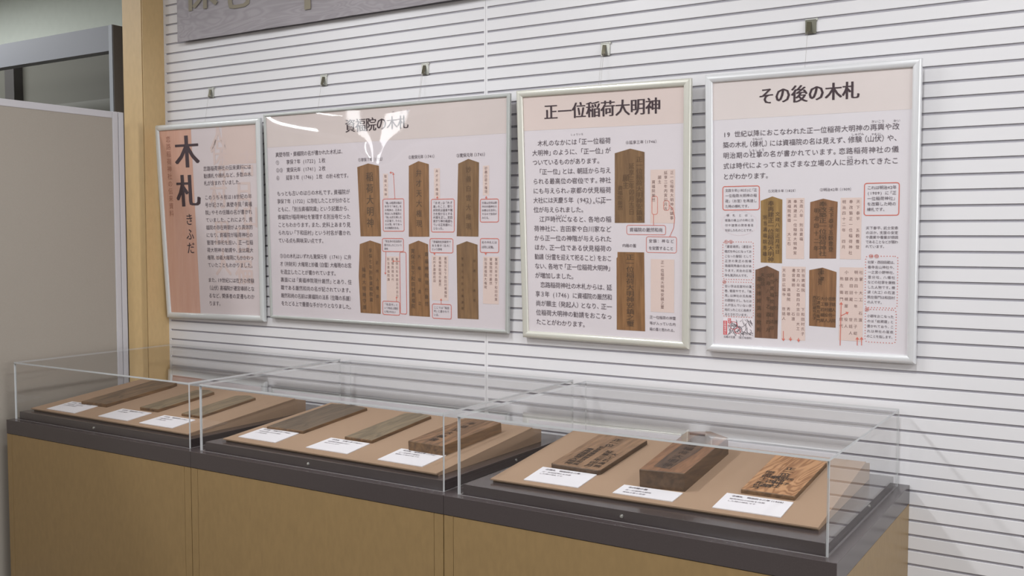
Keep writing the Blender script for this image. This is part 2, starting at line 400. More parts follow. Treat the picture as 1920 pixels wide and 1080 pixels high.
BODY = {
 'p4': (4, .0544, .9448, .198, .3167, ['19 世紀以降におこなわれた正一位稲荷大明神の再興や改', '築の木札（棟札）には資福院の名は見えず、修験（山伏）や、', '明治期の社掌の名が書かれています。恋路稲荷神社の儀', '式は時代によってさまざまな立場の人に担われてきたこ', 'とがわかります。'], 26, 3),
 'p3': (3, .053, .567, .1971, .9178, ['　木札のなかには「正一位稲荷', '大明神」のように、「正一位」が', 'ついているものがあります。', '　「正一位」とは、朝廷から与え', 'られる最高位の官位です。神社', 'にも与えられ、京都の伏見稲荷', '大社には天慶５年 (942) に正一', '位が与えられました。', '　江戸時代になると、各地の稲', '荷神社に、吉田家や白川家など', 'から正一位の神階が与えられた', 'ほか、正一位である伏見稲荷の', '勧請（分霊を迎えて祀ること）をおこ', 'ない、各地で「正一位稲荷大明神」', 'が増加しました。', '　恋路稲荷神社の木札からは、延', '享３年 (1746) に資福院の厳然和', '尚が願主（発起人）となり、正一', '位稲荷大明神の勧請をおこなっ', 'たことがわかります。'], 14, 18),
 'p2a': (2, .0398, .3796, .191, .3065, ['真壁寺院・資福院の名が書かれた木札は、', '①　　享保７年 (1722) １枚', '②③　寛保元年 (1741) ２枚', '④　　延享３年 (1746) １枚　の計４枚です。'], 19.5, 3),
 'p2b': (2, .0406, .3796, .3841, .58, ['もっとも古いのは①の木札です。資福院が', '享保７年 (1722) に存在したことが分かると', 'ともに、「別当資福院識」という記載から、', '資福院が稲荷神社を管理する別当寺だった', 'こともわかります。また、史料上あまり見', 'られない「下和田村」という村名が書かれ', 'ている点も興味深い点です。'], 19, 5),
 'p2c': (2, .0448, .3796, .6969, .9364, ['②③の木札はいずれも寛保元年 (1741) に弁', '才（弁財天）大権現と妙義（白雲）大権現のお宮', 'を造立したことが書かれています。', '裏面には「資福神院現什厳然」とあり、住', '職である厳然和尚の名が記されています。', '厳然和尚の名前は資福院の法系（住職の系譜）', 'をたどる上で重要な手がかりとなりました。'], 19, 6),
 'p1a': (1, .4534, .9412, .2178, .2951, ['恋路稲荷神社の伝来資料には', '勧請札や棟札など、多数の木', '札が含まれていました。'], 13, 2),
 'p1b': (1, .452, .9412, .3717, .735, ['このうち４枚は18世紀の年', '号が記され、真壁寺院「資福', '院」やその住職の名が書かれ', 'ていました。これにより、資', '福院の存在時期がより具体的', 'になり、資福院が稲荷神社の', '管理や祭祀を担い、正一位稲', '荷大明神の勧請や、金比羅大', '権現、妙義大権現にもかかわっ', 'ていたこともわかりました。'], 13, 9),
 'p1c': (1, .4472, .9412, .8165, .9433, ['また、19世紀には在方の修験', '（山伏）高福院が遷宮導師とな', 'るなど、関係者の変遷もわか', 'ります。'], 13, 3)}
SHORT = {'ついているものがあります。', '位が与えられました。', 'が増加しました。', 'たことがわかります。', 'とがわかります。', 'ている点も興味深い点です。', 'を造立したことが書かれています。', '札が含まれていました。', 'ります。', '①　　享保７年 (1722) １枚', '②③　寛保元年 (1741) ２枚', '勧請札や棟札など、多数の木x'}
SMALL = {
 'oval': (4, .0648, .2236, .5033, .5599, ['棟札とは、', '建築の棟上げの時に日', '付や建築の関係者名', 'を記した札のことです。'], 10.5),
 'C': (4, .0632, .2126, .6222, .732, ['「遷宮導師」（遷宮の', '儀式を中心になってお', 'こなった僧侶）として', '正京の東正の前備', '満福院秀雄の名があ', 'ります。天台の広福', '寺も東沢の人です。'], 9.5),
 'D': (4, .063, .2131, .774, .8826, ['古い字は古家村の蓮', '巻、観音やです。「後', '見」は神社の氏先様', 'の頭領をさし、もとは', '人が住んでいない原', '地だったことに由来す', 'るとされています。'], 9.5),
 'A': (4, .0665, .2404, .4089, .4691, ['文政８年(1825)に「正', '一位稲荷大明神の稲', '荷」（お宮）を再建し', 'た時の棟札です。'], 9.5),
 'E': (4, .7984, .936, .4094, .4863, ['これは明治42年', '(1909) に「正', '一位稲荷神社」', 'を改築した時の', '棟札です。'], 7),
 'F': (4, .7942, .948, .5519, .6178, ['天下泰平、武士安泰', 'のほか、支援の安定', 'や農業や養蚕が順調', 'であることなどが願わ', 'れています。'], 9),
 'G': (4, .8061, .9385, .6734, .8165, ['社掌・西田田蔵は、', '養寺吉山神社や、', '一之宮小野神社、', '萱分社、八幡社', 'などの社掌を兼務', 'した人物です。棟', '梁（大工）の石渡', '熊左衛門は和田村', 'の人です。'], 8),
 'H': (4, .8069, .935, .8664, .9393, ['小額をおこなった', 'のは「岩槻屋」と', '書かれており、こ', 'れは神社の屋根', 'のことを指します。'], 8),
 'foot': (3, .8019, .9607, .9103, .959, ['正一位稲荷の神璽', '等が入っていた内', '箱の蓋と思われる。'], 8),
 'cap1': (4, .299, .4493, .414, .414, ['①文政８年（1825）'], 9), 'cap2': (4, .5657, .7277, .413, .413, ['②明治42年（1909）'], 9),
 'cap3': (3, .6567, .8507, .208, .208, ['④延享三年（1746）'], 9), 'cap4': (3, .6341, .72, .6231, .6231, ['内箱の蓋'], 4),
 'cp1': (2, .4178, .5265, .2356, .2356, ['①享保７年（1722）'], 8.5), 'cp2': (2, .6274, .7352, .2345, .2345, ['②寛保元年（1741）'], 8.5), 'cp3': (2, .8152, .9263, .237, .237, ['③寛保元年（1741）'], 8.5),
 'map': (4, .0568, .2194, .9701, .9701, ['恋路の位置　（国土地理院）'], 13),
 'c1': (2, .5276, .5987, .4404, .5564, ['「禰」は稲荷の稲の', '作字で「神社」を', '大明神の、正月の', '別当にも資福院と', '「別」は氏を親しむ', 'の正福で、そのと', 'の大明、寺であっ', 'まる権限がある。'], 8.5),
 'c2': (2, .7245, .8004, .4441, .5588, ['「弁才」は「弁才', '護」のこと。寄り', '弁財天は音楽や権', '力を授けるとする', '弁護を正し、武田', '護すり神の権護も', 'ている正有護のこ', 'となった。'], 8),
 'c3': (2, .9112, .966, .4473, .5121, ['妙義山信仰は野', '州の妙義神社の', '妙義山を信仰し', 'するので信仰が', 'みえる。'], 7),
 'c4': (2, .5236, .5973, .6186, .6535, ['「院主寺の別当院が', '置きましたこという', '意味'], 9),
 'c5': (2, .7184, .7938, .619, .6528, ['「資福院住持厳然で', 'ある書付（日大）', 'という意味'], 9), 'c6': (2, .9104, .9666, .6193, .6404, ['右の木札とは', 'ぼ同じ記載。'], 6.5),
 'c7': (2, .5197, .5786, .9152, .9496, ['「和田村」と', 'いう地名は現在', 'に残されない'], 7), 'c9': (2, .7253, .7868, .9179, .9512, ['ここでは「和田', '村」と書かれて', 'いる。'], 7),
 'A3': (3, .6794, .8806, .5586, .5586, ['資福院の厳然和尚'], 8), 'B3': (3, .7955, .9491, .6028, .6318, ['安鎮：神など', 'を安置すること'], 7),
 'r1': (4, .8114, .8755, .1777, .1777, ['さいこう'], 4.2), 'r2': (4, .9157, .9488, .1784, .1784, ['かい'], 2.2), 'r3': (4, .216, .2706, .2195, .2195, ['むねふだ'], 4), 'r4': (4, .718, .7796, .2187, .2187, ['しゅげん'], 4.2), 'r5': (4, .8144, .8648, .2217, .2217, ['やまぶし'], 4), 'r6': (4, .1961, .2793, .2604, .2604, ['しゃしょう'], 5.2), 'r7': (4, .6988, .7273, .2994, .2994, ['にな'], 2),
 'r8': (3, .31, .395, .166, .166, ['しょういち'], 6), 'r9': (3, .31, .40, .358, .358, ['ちょうてい'], 6), 'r10': (3, .285, .34, .40, .40, ['かんい'], 4), 'r11': (3, .40, .53, .449, .449, ['ふし み いなり'], 8), 'r12': (3, .20, .28, .503, .503, ['てんぎょう'], 6),
 't2r': (2, .5622, .5742, .027, .027, ['き'], 1.3), 't2s': (2, .595, .635, .027, .027, ['ふ　だ'], 3)}
TAGS = [(2, [(.4604, .2537), (.506, .2667), (.5106, .5955), (.4221, .5961), (.4131, .2689)], 'a', [('稲荷大明神', .466, .29, .56, .034)]),
 (2, [(.6683, .2535), (.7088, .269), (.7091, .5961), (.6262, .5967), (.6292, .2731)], 'a', [('弁才天大権現', .669, .285, .56, .026)]),
 (2, [(.8608, .2535), (.8998, .2711), (.898, .5948), (.816, .5935), (.8222, .2727)], 'b', [('妙義白雲大権現', .861, .28, .57, .022)]),
 (2, [(.463, .6153), (.5101, .6317), (.504, .9623), (.4159, .962), (.4106, .7862), (.418, .6328)], 'a', [('享保七年別当資福院識', .464, .65, .91, .016), ('武州入間郡', .492, .70, .90, .013), ('稲荷大明神守護', .434, .74, .95, .017)]),
 (2, [(.6656, .6141), (.7036, .631), (.7093, .9626), (.6249, .9625), (.6259, .632)], 'a', [('寛保元年下和田村資福院', .642, .65, .93, .017), ('大権現造立', .668, .66, .93, .014), ('資福神院現什厳然', .697, .66, .92, .016)]),
 (2, [(.8544, .6153), (.8949, .6304), (.8991, .9611), (.8186, .9623), (.8153, .6334)], 'b', [('寛保元年別当資福院', .838, .68, .93, .010), ('妙義大権現', .883, .68, .90, .010)]),
 (3, [(.6852, .2326), (.7715, .2481), (.7712, .5307), (.5871, .5315), (.59, .2491)], 'b', [('正一位稲荷大明神安鎮事', .740, .265, .525, .024), ('延享三年卯月吉日', .692, .29, .50, .022), ('願主', .658, .335, .395, .026), ('資福院厳然', .622, .38, .48, .020)]),
 (3, [(.603, .65), (.7685, .6493), (.7738, .9698), (.5952, .9706), (.5967, .6753), (.6028, .6707)], 'a', [('正一位稲荷大明神安鎮之璽', .682, .658, .955, .030)]),
 (4, [(.3222, .4341), (.3748, .4465), (.3748, .6827), (.2615, .6811), (.2604, .4497)], 'c', [('奉再建正一位稲荷大明神', .315, .45, .68, .020), ('文政八年正月吉日', .350, .49, .65, .014), ('別当満福院秀雄', .284, .50, .66, .014)]),
 (4, [(.5838, .4453), (.6556, .4574), (.6511, .6623), (.5169, .6637), (.5184, .4572)], 'd', [('奉改築正一位稲荷神社', .583, .455, .655, .024), ('天下泰平五穀豊登', .624, .475, .64, .016), ('明治四十二年', .551, .475, .64, .016)]),
 (4, [(.2958, .693), (.3596, .7133), (.3528, .9672), (.2298, .9671), (.2329, .7092)], 'e', [('遷宮導師満福院秀', .252, .73, .95, .015), ('天台宗', .273, .72, .77, .015), ('文政八年乙酉四月', .303, .715, .95, .014), ('別当資福院現住法印', .322, .715, .94, .014), ('大工石渡', .344, .72, .93, .013)]),
 (4, [(.5832, .6961), (.6543, .7113), (.6527, .9147), (.5176, .9119), (.5161, .7063)], 'f', [('明治四十二年四月', .572, .70, .76, .013), ('社掌', .583, .70, .75, .013), ('西田田蔵外氏子', .545, .80, .89, .012), ('石渡熊左衛門', .565, .80, .90, .012), ('大工岩槻屋', .585, .80, .90, .012), ('小額村役人', .605, .80, .90, .012), ('氏子総代人', .625, .80, .90, .012), ('世話人一同', .642, .80, .90, .012)])]
WTAG = {'a': ((110, 77, 48), (146, 106, 68)), 'b': ((104, 77, 52), (134, 102, 68)), 'c': ((120, 92, 54), (162, 128, 76)), 'd': ((112, 78, 54), (146, 104, 72)), 'e': ((92, 65, 49), (126, 91, 68)), 'f': ((108, 76, 52), (150, 108, 72))}
STRIPS = [(2, .5228, .3046, .5428, .4176, ['稲荷大明神']), (2, .7288, .2893, .7517, .4222, ['弁才天大権現']), (2, .9144, .2861, .937, .4147, ['妙義白雲大権現']),
 (2, .5307, .6886, .5846, .8956, ['寛保元年辛酉五月吉日', '資福院現住代', '別当資福院識']), (2, .7176, .682, .783, .885, ['寛保元年下和田村資福院', '資福神院現什厳然', '武州多摩郡和田']), (2, .9153, .6814, .9738, .8902, ['寛保元年辛酉下和田村資', '資福院現什厳然', '別当資福院大権現']),
 (3, .8067, .3192, .9516, .5322, ['正一位稲荷大明神安鎮事', '延享三年丙寅卯月吉', '　願主', '　　資福院厳然']), (3, .8087, .6754, .9498, .8883, ['正一位稲荷大明神安鎮之璽']),
 (4, .3955, .4414, .4894, .6659, ['文政八年　別当資福', '奉再建正一位稲荷大明神宮', '満福院秀雄　　大工石']), (4, .6702, .4434, .7727, .6642, ['天下泰平　五穀豊登', '奉改築正一位稲荷神社', '明治四十二年　四月']),
 (4, .3732, .6944, .4979, .9688, ['別当資福院　　　下和田村氏子', '文政八年乙酉四月吉日　大工', '遷宮導師　　　　　石渡', '　　　　満福院　秀雄', '天台宗広福寺　　世話人']), (4, .6688, .6936, .7866, .96, ['社掌　大工　石渡', '明治四十二年　氏子総', '　西田田蔵　　世話人', '小額　岩槻屋　役人', '　熊左衛門　　総代'])]
BOXES = [(2, .52, .422, .6075, .5713), (2, .7171, .4274, .8066, .5748), (2, .9048, .4312, .9718, .5308), (2, .5157, .6054, .6039, .666), (2, .7112, .6045, .8013, .6682), (2, .905, .603, .9732, .6639), (2, .5129, .9004, .5850, .9634), (2, .5880, .6678, .6142, .9561), (2, .7189, .9018, .7941, .9673),
 (3, .8154, .4242, .849, .4968), (3, .6616, .5404, .8978, .5778), (3, .7819, .5858, .9624, .649), (3, .885, .4426, .918, .4805), (4, .0535, .3936, .253, .4828), (4, .7849, .3934, .9485, .507)]
DOTS = [(4, .0531, .6042, .2222, .7474), (4, .0531, .7576, .2224, .8908), (4, .7958, .6515, .9486, .8358), (4, .7986, .8422, .9455, .9605)]
ARR = [(2, .5709, .4209, .5657, .3011), (2, .5657, .3011, .5502, .3004), (2, .53, .6666, .5264, .7751), (2, .5877, .7116, .5565, .7112), (2, .5723, .8998, .5725, .8745), (2, .7542, .902, .7543, .8749), (2, .7416, .427, .7417, .4127), (2, .9268, .4309, .9268, .4171), (2, .7289, .669, .7288, .68), (2, .9254, .6641, .9254, .6759),
 (3, .8257, .4975, .8252, .5401), (4, .6766, .9789, .6794, .8197), (4, .6775, .8706, .717, .8557), (4, .7614, .9755, .7608, .9442), (4, .7823, .9746, .7817, .9433), (4, .384, .9364, .3843, .9749), (4, .4221, .9572, .4223, .9734), (4, .464, .9596, .4642, .9757)]
for p in (1, 2, 3, 4):
    D = POST[p]; W = D['W']; f = pmap(p); c = D['c']
    root = empty('framed_poster', ((c[2][0] + c[3][0]) / 2, YB, min(c[2][1], c[3][1])), LAB[p], 'poster')
    fm = mat('poster_frame_%d' % p, D['fm'], rough=0.28, metal=0.25)
    for s in 'tblr': rail(f, W, HP, s, D['fw'], fm, root)
    pm = mat('poster_paper_%d' % p, {1: (206, 194, 195), 2: (208, 199, 203), 3: (212, 204, 208), 4: (214, 208, 212)}[p], rough=0.55, var=0.015, scale=3)
    quad('paper', f, -0.001, -0.001, W + 0.001, HP + 0.001, 0.0, pm, root, 0.003)
    hm = mat('poster_header_%d' % p, {1: (212, 184, 172), 2: (205, 192, 188), 3: (212, 195, 189), 4: (214, 203, 200)}[p], rough=0.55, var=0.03, scale=4)
    F1 = lambda x, y, f=f: f(x, y, 0.0009)
    FT = lambda x, y, f=f: f(x, y, 0.0012)
    def title(t, u0, u1, v, em, sm, off, sy):
        for i, ch in enumerate(t):
            T = Text(); T.put(ch, (u0 + (u1 - u0) * (i + .5) / len(t)) * W, v * HP, em, sy, FT, sm, off); T.build('title_lettering', M_INK, root)
    if p > 1: quad('header_band', f, 0, 0, W, HP * (0.1523 if p == 2 else 0.1415), 0.0004, hm, root)
    if p == 1:
        pw = wood('washed_brush_print', (196, 150, 130), (205, 163, 145), rough=0.7, grain=14, axis=2, knots=0.3)
        quad('orange_band', f, 0, 0, W * 0.342, HP, 0.0004, pw, root)
        # faint brush calligraphy washed into the background
        T = Text()
        for ch, u, v, s in (('人', .62, .05, .13), ('保', .62, .135, .12), ('年', .66, .24, .10), ('吉', .90, .20, .12), ('村', .60, .36, .13), ('月', .86, .37, .14), ('山', .92, .47, .12), ('田', .62, .56, .12), ('日', .84, .60, .13), ('大', .62, .72, .13), ('福', .84, .76, .14)):
            T.put(ch, u * W, v * HP, s * 0.8, s, lambda x, y, f=f: f(x, y, 0.0005), smear=0.03)
        T.build('brush_print', mat('faint_peach', (204, 184, 179), rough=0.7), root)
        quad('warm_panel', f, W * 0.66, 0, W, HP * 0.20, 0.0004, mat('warm_wash', (205, 184, 177), rough=0.6), root)
        for ch, u, v in (('木', .287, .1242), ('札', .281, .335)):
            T = Text(); T.put(ch, u * W, v * HP, .155, .152, FT, smear=0.036, off=-0.002); T.build('title_lettering', M_INK, root, 'huge dark kanji')
        for ch, v in (('き', .4884), ('ふ', .5696), ('だ', .6436)):
            T = Text(); T.put(ch, .274 * W, v * HP, .052, .056, FT, smear=0.012); T.build('title_lettering', M_INK, root)
        T = Text()
        for i, ch in enumerate('恋路稲荷神社の伝来資料'): T.put(ch, (.092 - .012 * i / 10) * W, (.049 + .4042 * i / 10) * HP, .030, .030, FT)
        T.build('side_lettering', mat('brown_print', (150, 100, 84), rough=0.7), root)
    if p == 2:
        title('資福院の木札', .3649, .6301, .0744, .054, .026, -.003, .054)
    if p == 3:
        title('正一位稲荷大明神', .1396, .868, .0688, .054, .032, -.003, .056)
    if p == 4:
        title('その後の木札', .2468, .7561, .0644, .050, .034, -.002, .054)
    for k, (pp, u0, u1, v0, v1, L, N, nl) in BODY.items():
        if pp != p: continue
        T = Text(); em = (u1 - u0) * W / N
        for i, t in enumerate(L):
            cy = (v0 + (v1 - v0) * i / nl) * HP
            if k == 'p4': cy = (v0 + (v1 - v0) * i / 3) * HP
            short = t in SHORT or (t == '真壁寺院・資福院の名が書かれた木札は、')
            T.line(t, u0 * W, u1 * W, cy, em * 0.97, FT, fill=not short)
        T.build('body_lettering', M_INK2, root)
    # printed wooden tags, transcription strips, callouts
    for pp, P, wk, cols in TAGS:
        if pp != p: continue
        wm = wood('printed_wood_' + wk, *WTAG[wk], rough=0.6, grain=90, axis=2, knots=0.25)
        o = mesh_obj('printed_tag', [f(u * W, v * HP, 0.0006) for u, v in P], [tuple(reversed(range(len(P))))], wm, root)
        T = Text()
        for t, u, v0, v1, em in cols: T.column(t, u * W, v0 * HP, v1 * HP, em * (1.1 if p == 2 else 1.0), F1, smear=0.015)
        T.build('tag_lettering', mat('tag_ink', (84, 64, 48), rough=0.7) if wk != 'b' else mat('tag_ink_faint', (96, 72, 50), rough=0.7), root)
    TT = Text()
    for pp, x0, y0, x1, y1, cols in STRIPS:
        if pp != p: continue
        quad('peach_strip', f, x0 * W, y0 * HP, x1 * W, y1 * HP, 0.0005, M_STRIP, root)
        n = len(cols); ml = max(len(t) for t in cols)
        for i, t in enumerate(cols):
            cx = (x1 - (x1 - x0) * (i + 0.5) / n) * W; h = (y1 - y0) * 0.92
            st = h / ml; TT.column(t, cx, (y0 + 0.02 * (y1 - y0)) * HP, (y0 + 0.02 * (y1 - y0) + st * len(t)) * HP, min(st * HP * 0.95, (x1 - x0) * W / n * 0.95, 0.0125 if p != 4 else 0.0112), F1)
    if TT.V: TT.build('strip_lettering', mat('brown_small_print', (128, 100, 96), rough=0.7), root)
    for pp, x0, y0, x1, y1 in BOXES:
        if pp == p: outline('callout_box', rrect(x0 * W, y0 * HP, x1 * W, y1 * HP, 0.007), 0.0028 if p != 3 else 0.0018, f, 0.0008, M_RED, root)
    for pp, x0, y0, x1, y1 in DOTS:
        if pp == p: dotted('dotted_box', x0 * W, y0 * HP, x1 * W, y1 * HP, f, 0.0008, M_RED, root)
    for pp, x0, y0, x1, y1 in ARR:
        if pp != p: continue
        a, b = Vector((x0 * W, y0 * HP)), Vector((x1 * W, y1 * HP)); d = (b - a).normalized(); nn = Vector((-d.y, d.x))
        q = b - d * 0.008
        P = [a + nn * .0011, q + nn * .0011, q + nn * .0055, b, q - nn * .0055, q - nn * .0011, a - nn * .0011]
        if p == 3: P = [a + nn * .0009, b + nn * .0009, b - nn * .0009, a - nn * .0009]
        mesh_obj('red_arrow', [f(v.x, v.y, 0.0010) for v in P], [tuple(range(len(P)))], M_RED, root)
    if p == 3:
        outline('red_arrow', [(.918 * W, .46 * HP), (.94 * W, .475 * HP), (.951 * W, .51 * HP), (.945 * W, .55 * HP), (.922 * W, .585 * HP)], .0018, f, 0.001, M_RED, root, False)
    T = Text()
    for k, (pp, u0, u1, v0, v1, L, N) in SMALL.items():
        if pp != p: continue
        em = (u1 - u0) * W / N
        for i, t in enumerate(L):
            cy = (v0 + (v1 - v0) * (i / max(1, len(L) - 1))) * HP
            T.line(t, u0 * W, u1 * W, cy, em * .97, FT, fill=(i < len(L) - 1 or len(L) == 1), smear=0)
    if T.V: T.build('small_lettering', M_INK2, root)
    if p == 4:
        outline('oval_outline', [((.144 + .098 * math.cos(R(a))) * W, (.533 + .046 * math.sin(R(a))) * HP) for a in range(0, 360, 12)], .0008, f, .0008, mat('pale_pink_print', (226, 206, 212), rough=.7), root)
        quad('map_ground', f, .0554 * W, .8956 * HP, .2204 * W, .964 * HP, .0004, mat('map_white', (226, 218, 222), rough=.7), root)
        rnd = random.Random(3); V, F = [], []
        for _ in range(46):
            x, y = (.085 + .125 * rnd.random()) * W, (.902 + .055 * rnd.random()) * HP; a = rnd.choice([.5, 1.2, 1.5, 2.0, 0.1]) + rnd.uniform(-.3, .3); l = rnd.uniform(.004, .016)
            for q in range(3):
                dx, dy = math.cos(a) * l / 2, math.sin(a) * l / 2; nx, ny = -math.sin(a) * .0007, math.cos(a) * .0007; b = len(V)
                V += [f(x - dx + nx, y - dy + ny, .0007), f(x + dx + nx, y + dy + ny, .0007), f(x + dx - nx, y + dy - ny, .0007), f(x - dx - nx, y - dy - ny, .0007)]; F.append((3, 2, 1, 0) if False else (b, b + 1, b + 2, b + 3))
                x += dx * 2; y += dy; a += rnd.uniform(-.6, .6)
                x = min(max(x, .075 * W), .212 * W); y = min(max(y, .902 * HP), .958 * HP)
        mesh_obj('map_roads', V, F, mat('map_grey', (128, 120, 126), rough=.7), root)['kind'] = 'stuff'
        quad('red_tab', f, .0554 * W, .9078 * HP, .0766 * W, .9619 * HP, .0008, M_REDS, root)
        quad('red_tab', f, .0808 * W, .8978 * HP, .0978 * W, .9169 * HP, .0008, M_REDS, root)
        T = Text(); T.column('恋路稲荷神社', .066 * W, .910 * HP, .960 * HP, .0085, FT); T.column('和田', .0893 * W, .899 * HP, .916 * HP, .0075, FT)
        T.build('tab_lettering', mat('white_print', (240, 232, 234), rough=.7), root)
        for cx, cy, r in ((.112, .925, .014), (.135, .944, .010)):
            outline('map_ring', [((cx * W + r * math.cos(R(a))), (cy * HP + r * .9 * math.sin(R(a)))) for a in range(0, 360, 20)], .0014, f, .0009, M_REDS, root)
        T = Text()
        for t, u, v in (('①②', .072, .604), ('③', .062, .758), ('④⑤', .822, .652), ('⑥', .806, .843)):
            for i, ch in enumerate(t): T.put(ch, (u + .026 * i) * W, v * HP, .0135, .0135, FT, smear=.02)
        T.build('number_lettering', M_RED, root)
    if p == 2:
        V, F = [], []; NU, NV = 72, 54
        for jv in range(NV + 1):
            for iu in range(NU + 1):
                u, v = iu / NU, jv / NV; sp = lambda q: max(0.0, math.sin(math.pi * q))
                sv = 1 / (1 + math.exp(-(v - .20) / .045)) * math.exp(-max(0, v - .3) / .35)
                hh = .003 + .008 * sp(u) ** .7 * sp(v) ** .8 + .011 * math.exp(-((u - .50) / .09) ** 2) * sv * sp(v) ** .3
                V.append(f(u * W, v * HP, hh))
        for jv in range(NV):
            for iu in range(NU):
                a = jv * (NU + 1) + iu; F.append((a + NU + 1, a + NU + 2, a + 1, a))
        mesh_obj('cover_sheet', V, F, clear_sheet('wavy_cover_sheet', rough=0.03, gain=1.3), root, smooth=True)
    else:
        quad('cover_sheet', f, 0.0, 0.0, W, HP, 0.0030, clear_sheet('cover_sheet', wave=2.5, rough=0.02, strength=0.08, gain=0.8), root)

# ================================================================== WALL CLIPS AND WIRES
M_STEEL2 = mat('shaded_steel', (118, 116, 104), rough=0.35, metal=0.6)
def clip(X, top, label, skew, strands, ms=None):
    ms = ms or M_STEEL
    z1 = ZK + PK + 0.0005; z0 = ZK - 0.002
    root = empty('wall_clip', (X, -0.004, z0), label, 'clip')
    wd = 0.034
    V = [(X - wd / 2, -.0025, z0), (X + wd / 2, -.0025, z0), (X + wd / 2, -.0025, z1 - .003), (X - wd / 2, -.0025, z1 - .003)]
    parts = [boxvf(X - wd / 2, X + wd / 2, -.0040, -.0015, z0 + .001, z1 - .003)]
    v, fc = joined(parts); mesh_obj('plate', v, fc, ms, root)
    v, fc = joined([boxvf(X - wd / 2, X + wd / 2 + .004, -.006, .0065, z1 - .004, z1 - .001), boxvf(X + wd / 2 + .0005, X + wd / 2 + .0045, -.007, -.003, z1 - .007, z1)])
    mesh_obj('upper_lip', v, fc, M_STEEL, root)
    # folded hook standing off the plate
    P = [(X - .008 + skew, -.0045, z1 - .008), (X + .006 + skew, -.0045, z1 - .010), (X + .007 + skew, -.016, z0 + .006), (X - .007 + skew, -.016, z0 + .006), (X - .010, -.005, z0 + .001), (X + .010, -.005, z0 + .001)]
    V = P + [(a, b + .0012, c) for a, b, c in P]
    F = [(0, 1, 2, 3), (3, 2, 5, 4), (7, 6, 9, 8), (8, 9, 10, 11), (0, 3, 9, 6), (1, 7, 8, 2), (3, 4, 10, 9), (2, 8, 11, 5), (0, 6, 7, 1), (4, 5, 11, 10)]
    mesh_obj('hook', V, F, mat('dark_steel', (104, 100, 84), rough=.35, metal=.6), root)
    v, fc = joined([cylvf((X + skew - .002 + dx, -.017, z0 + .007), (dx * .2, -0.022 / (z0 + .007 - top), -1), .00045, z0 + .007 - top, 6) for dx in strands])
    mesh_obj('wire', v, fc, M_WIRE, root)
clip(-3.5937, 2.052, 'steel wall clip with wire above the orange-banded poster', -.001, (0.0,))
clip(-2.9072, 2.062, 'steel wall clip above the left half of the wide poster', .001, (0.0,))
clip(-2.3777, 2.060, 'steel wall clip above the right half of the wide poster', -.001, (-.003, .002))
clip(-1.5945, 2.062, 'steel wall clip with two wire strands above the narrow cream-framed poster', -.002, (-.003, .004))
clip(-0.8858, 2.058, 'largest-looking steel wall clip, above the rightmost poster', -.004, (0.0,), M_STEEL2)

# ================================================================== GREY BANNER
bn = wood('banner_print', (146, 140, 144), (164, 158, 162), rough=.75, grain=10, axis=0, knots=.9, wavy=2.5)
V, F = [], []
NX = 24
for j, zz in enumerate((2.4300, 2.50, 2.62, 3.0)):
    for i in range(NX + 1):
        x = -3.780 + i * 2.3 / NX
        if j == 0 and i == 0: x = -3.783
        y = -.030 - .003 * math.sin(i * 1.3 + j)
        V.append((x, y, zz))
for j in range(3):
    for i in range(NX):
        a = j * (NX + 1) + i; F.append((a, a + 1, a + NX + 2, a + NX + 1))
b0 = len(V); V += [(x, y + .0015, z) for x, y, z in V]; F += [tuple(i + b0 for i in reversed(q)) for q in F]
bar = empty('hanging_banner', (-2.63, -.03, 2.43), 'large grey printed banner hanging above the posters with olive brush marks', 'banner')
mesh_obj('cloth', V, F, bn, bar)
T = Text(); fb = lambda x, y: (x, -.0345, 2.56 - y)
for ch, x, y, s in (('保', -3.62, -.09, .22), ('七', -3.40, -.06, .22), ('年', -2.98, -.045, .30), ('福', -2.80, -.16, .26)): T.put(ch, x, y, s, s * .9, fb, smear=.02)
T.build('brush_print', mat('olive_print', (142, 134, 118), rough=.8), bar)
box('top_bar', -3.79, -1.47, -.038, -.022, 3.0, 3.02, M_ALU, bar)

# ================================================================== DISPLAY CASES
ZS, ZB, ZD, ZT = 0.7981, 0.7425, 0.8275, 1.0310
CASES = {1: dict(x0=-3.8730, x1=-2.7645, gx0=-3.8560, gx1=-2.8020, n='leftmost wood and clear acrylic display case, beside the grey partition'),
         2: dict(x0=-2.7635, x1=-1.6815, gx0=-2.7460, gx1=-1.7010, n='middle one of three wood display cases with clear acrylic covers'),
         3: dict(x0=-1.6805, x1=-0.5690, gx0=-1.6500, gx1=-0.5970, n='rightmost clear-covered display case, its wooden end panel in view')}
YF, YG0, YG1 = -0.8420, -0.8140, -0.0320
def pane(name, x0, x1, y0, y1, z0, z1, parent, thin):
    v, f = boxvf(x0, x1, y0, y1, z0, z1)
    ax = {'x': (3, 5), 'y': (2, 4), 'z': (0, 1)}[thin]
    mi = [0 if i in ax else (2 if i == 0 else 1) for i in range(6)]
    return mesh_obj(name, v, f, [M_PANE, M_EDGE, M_EDGEB], parent, mi=mi)
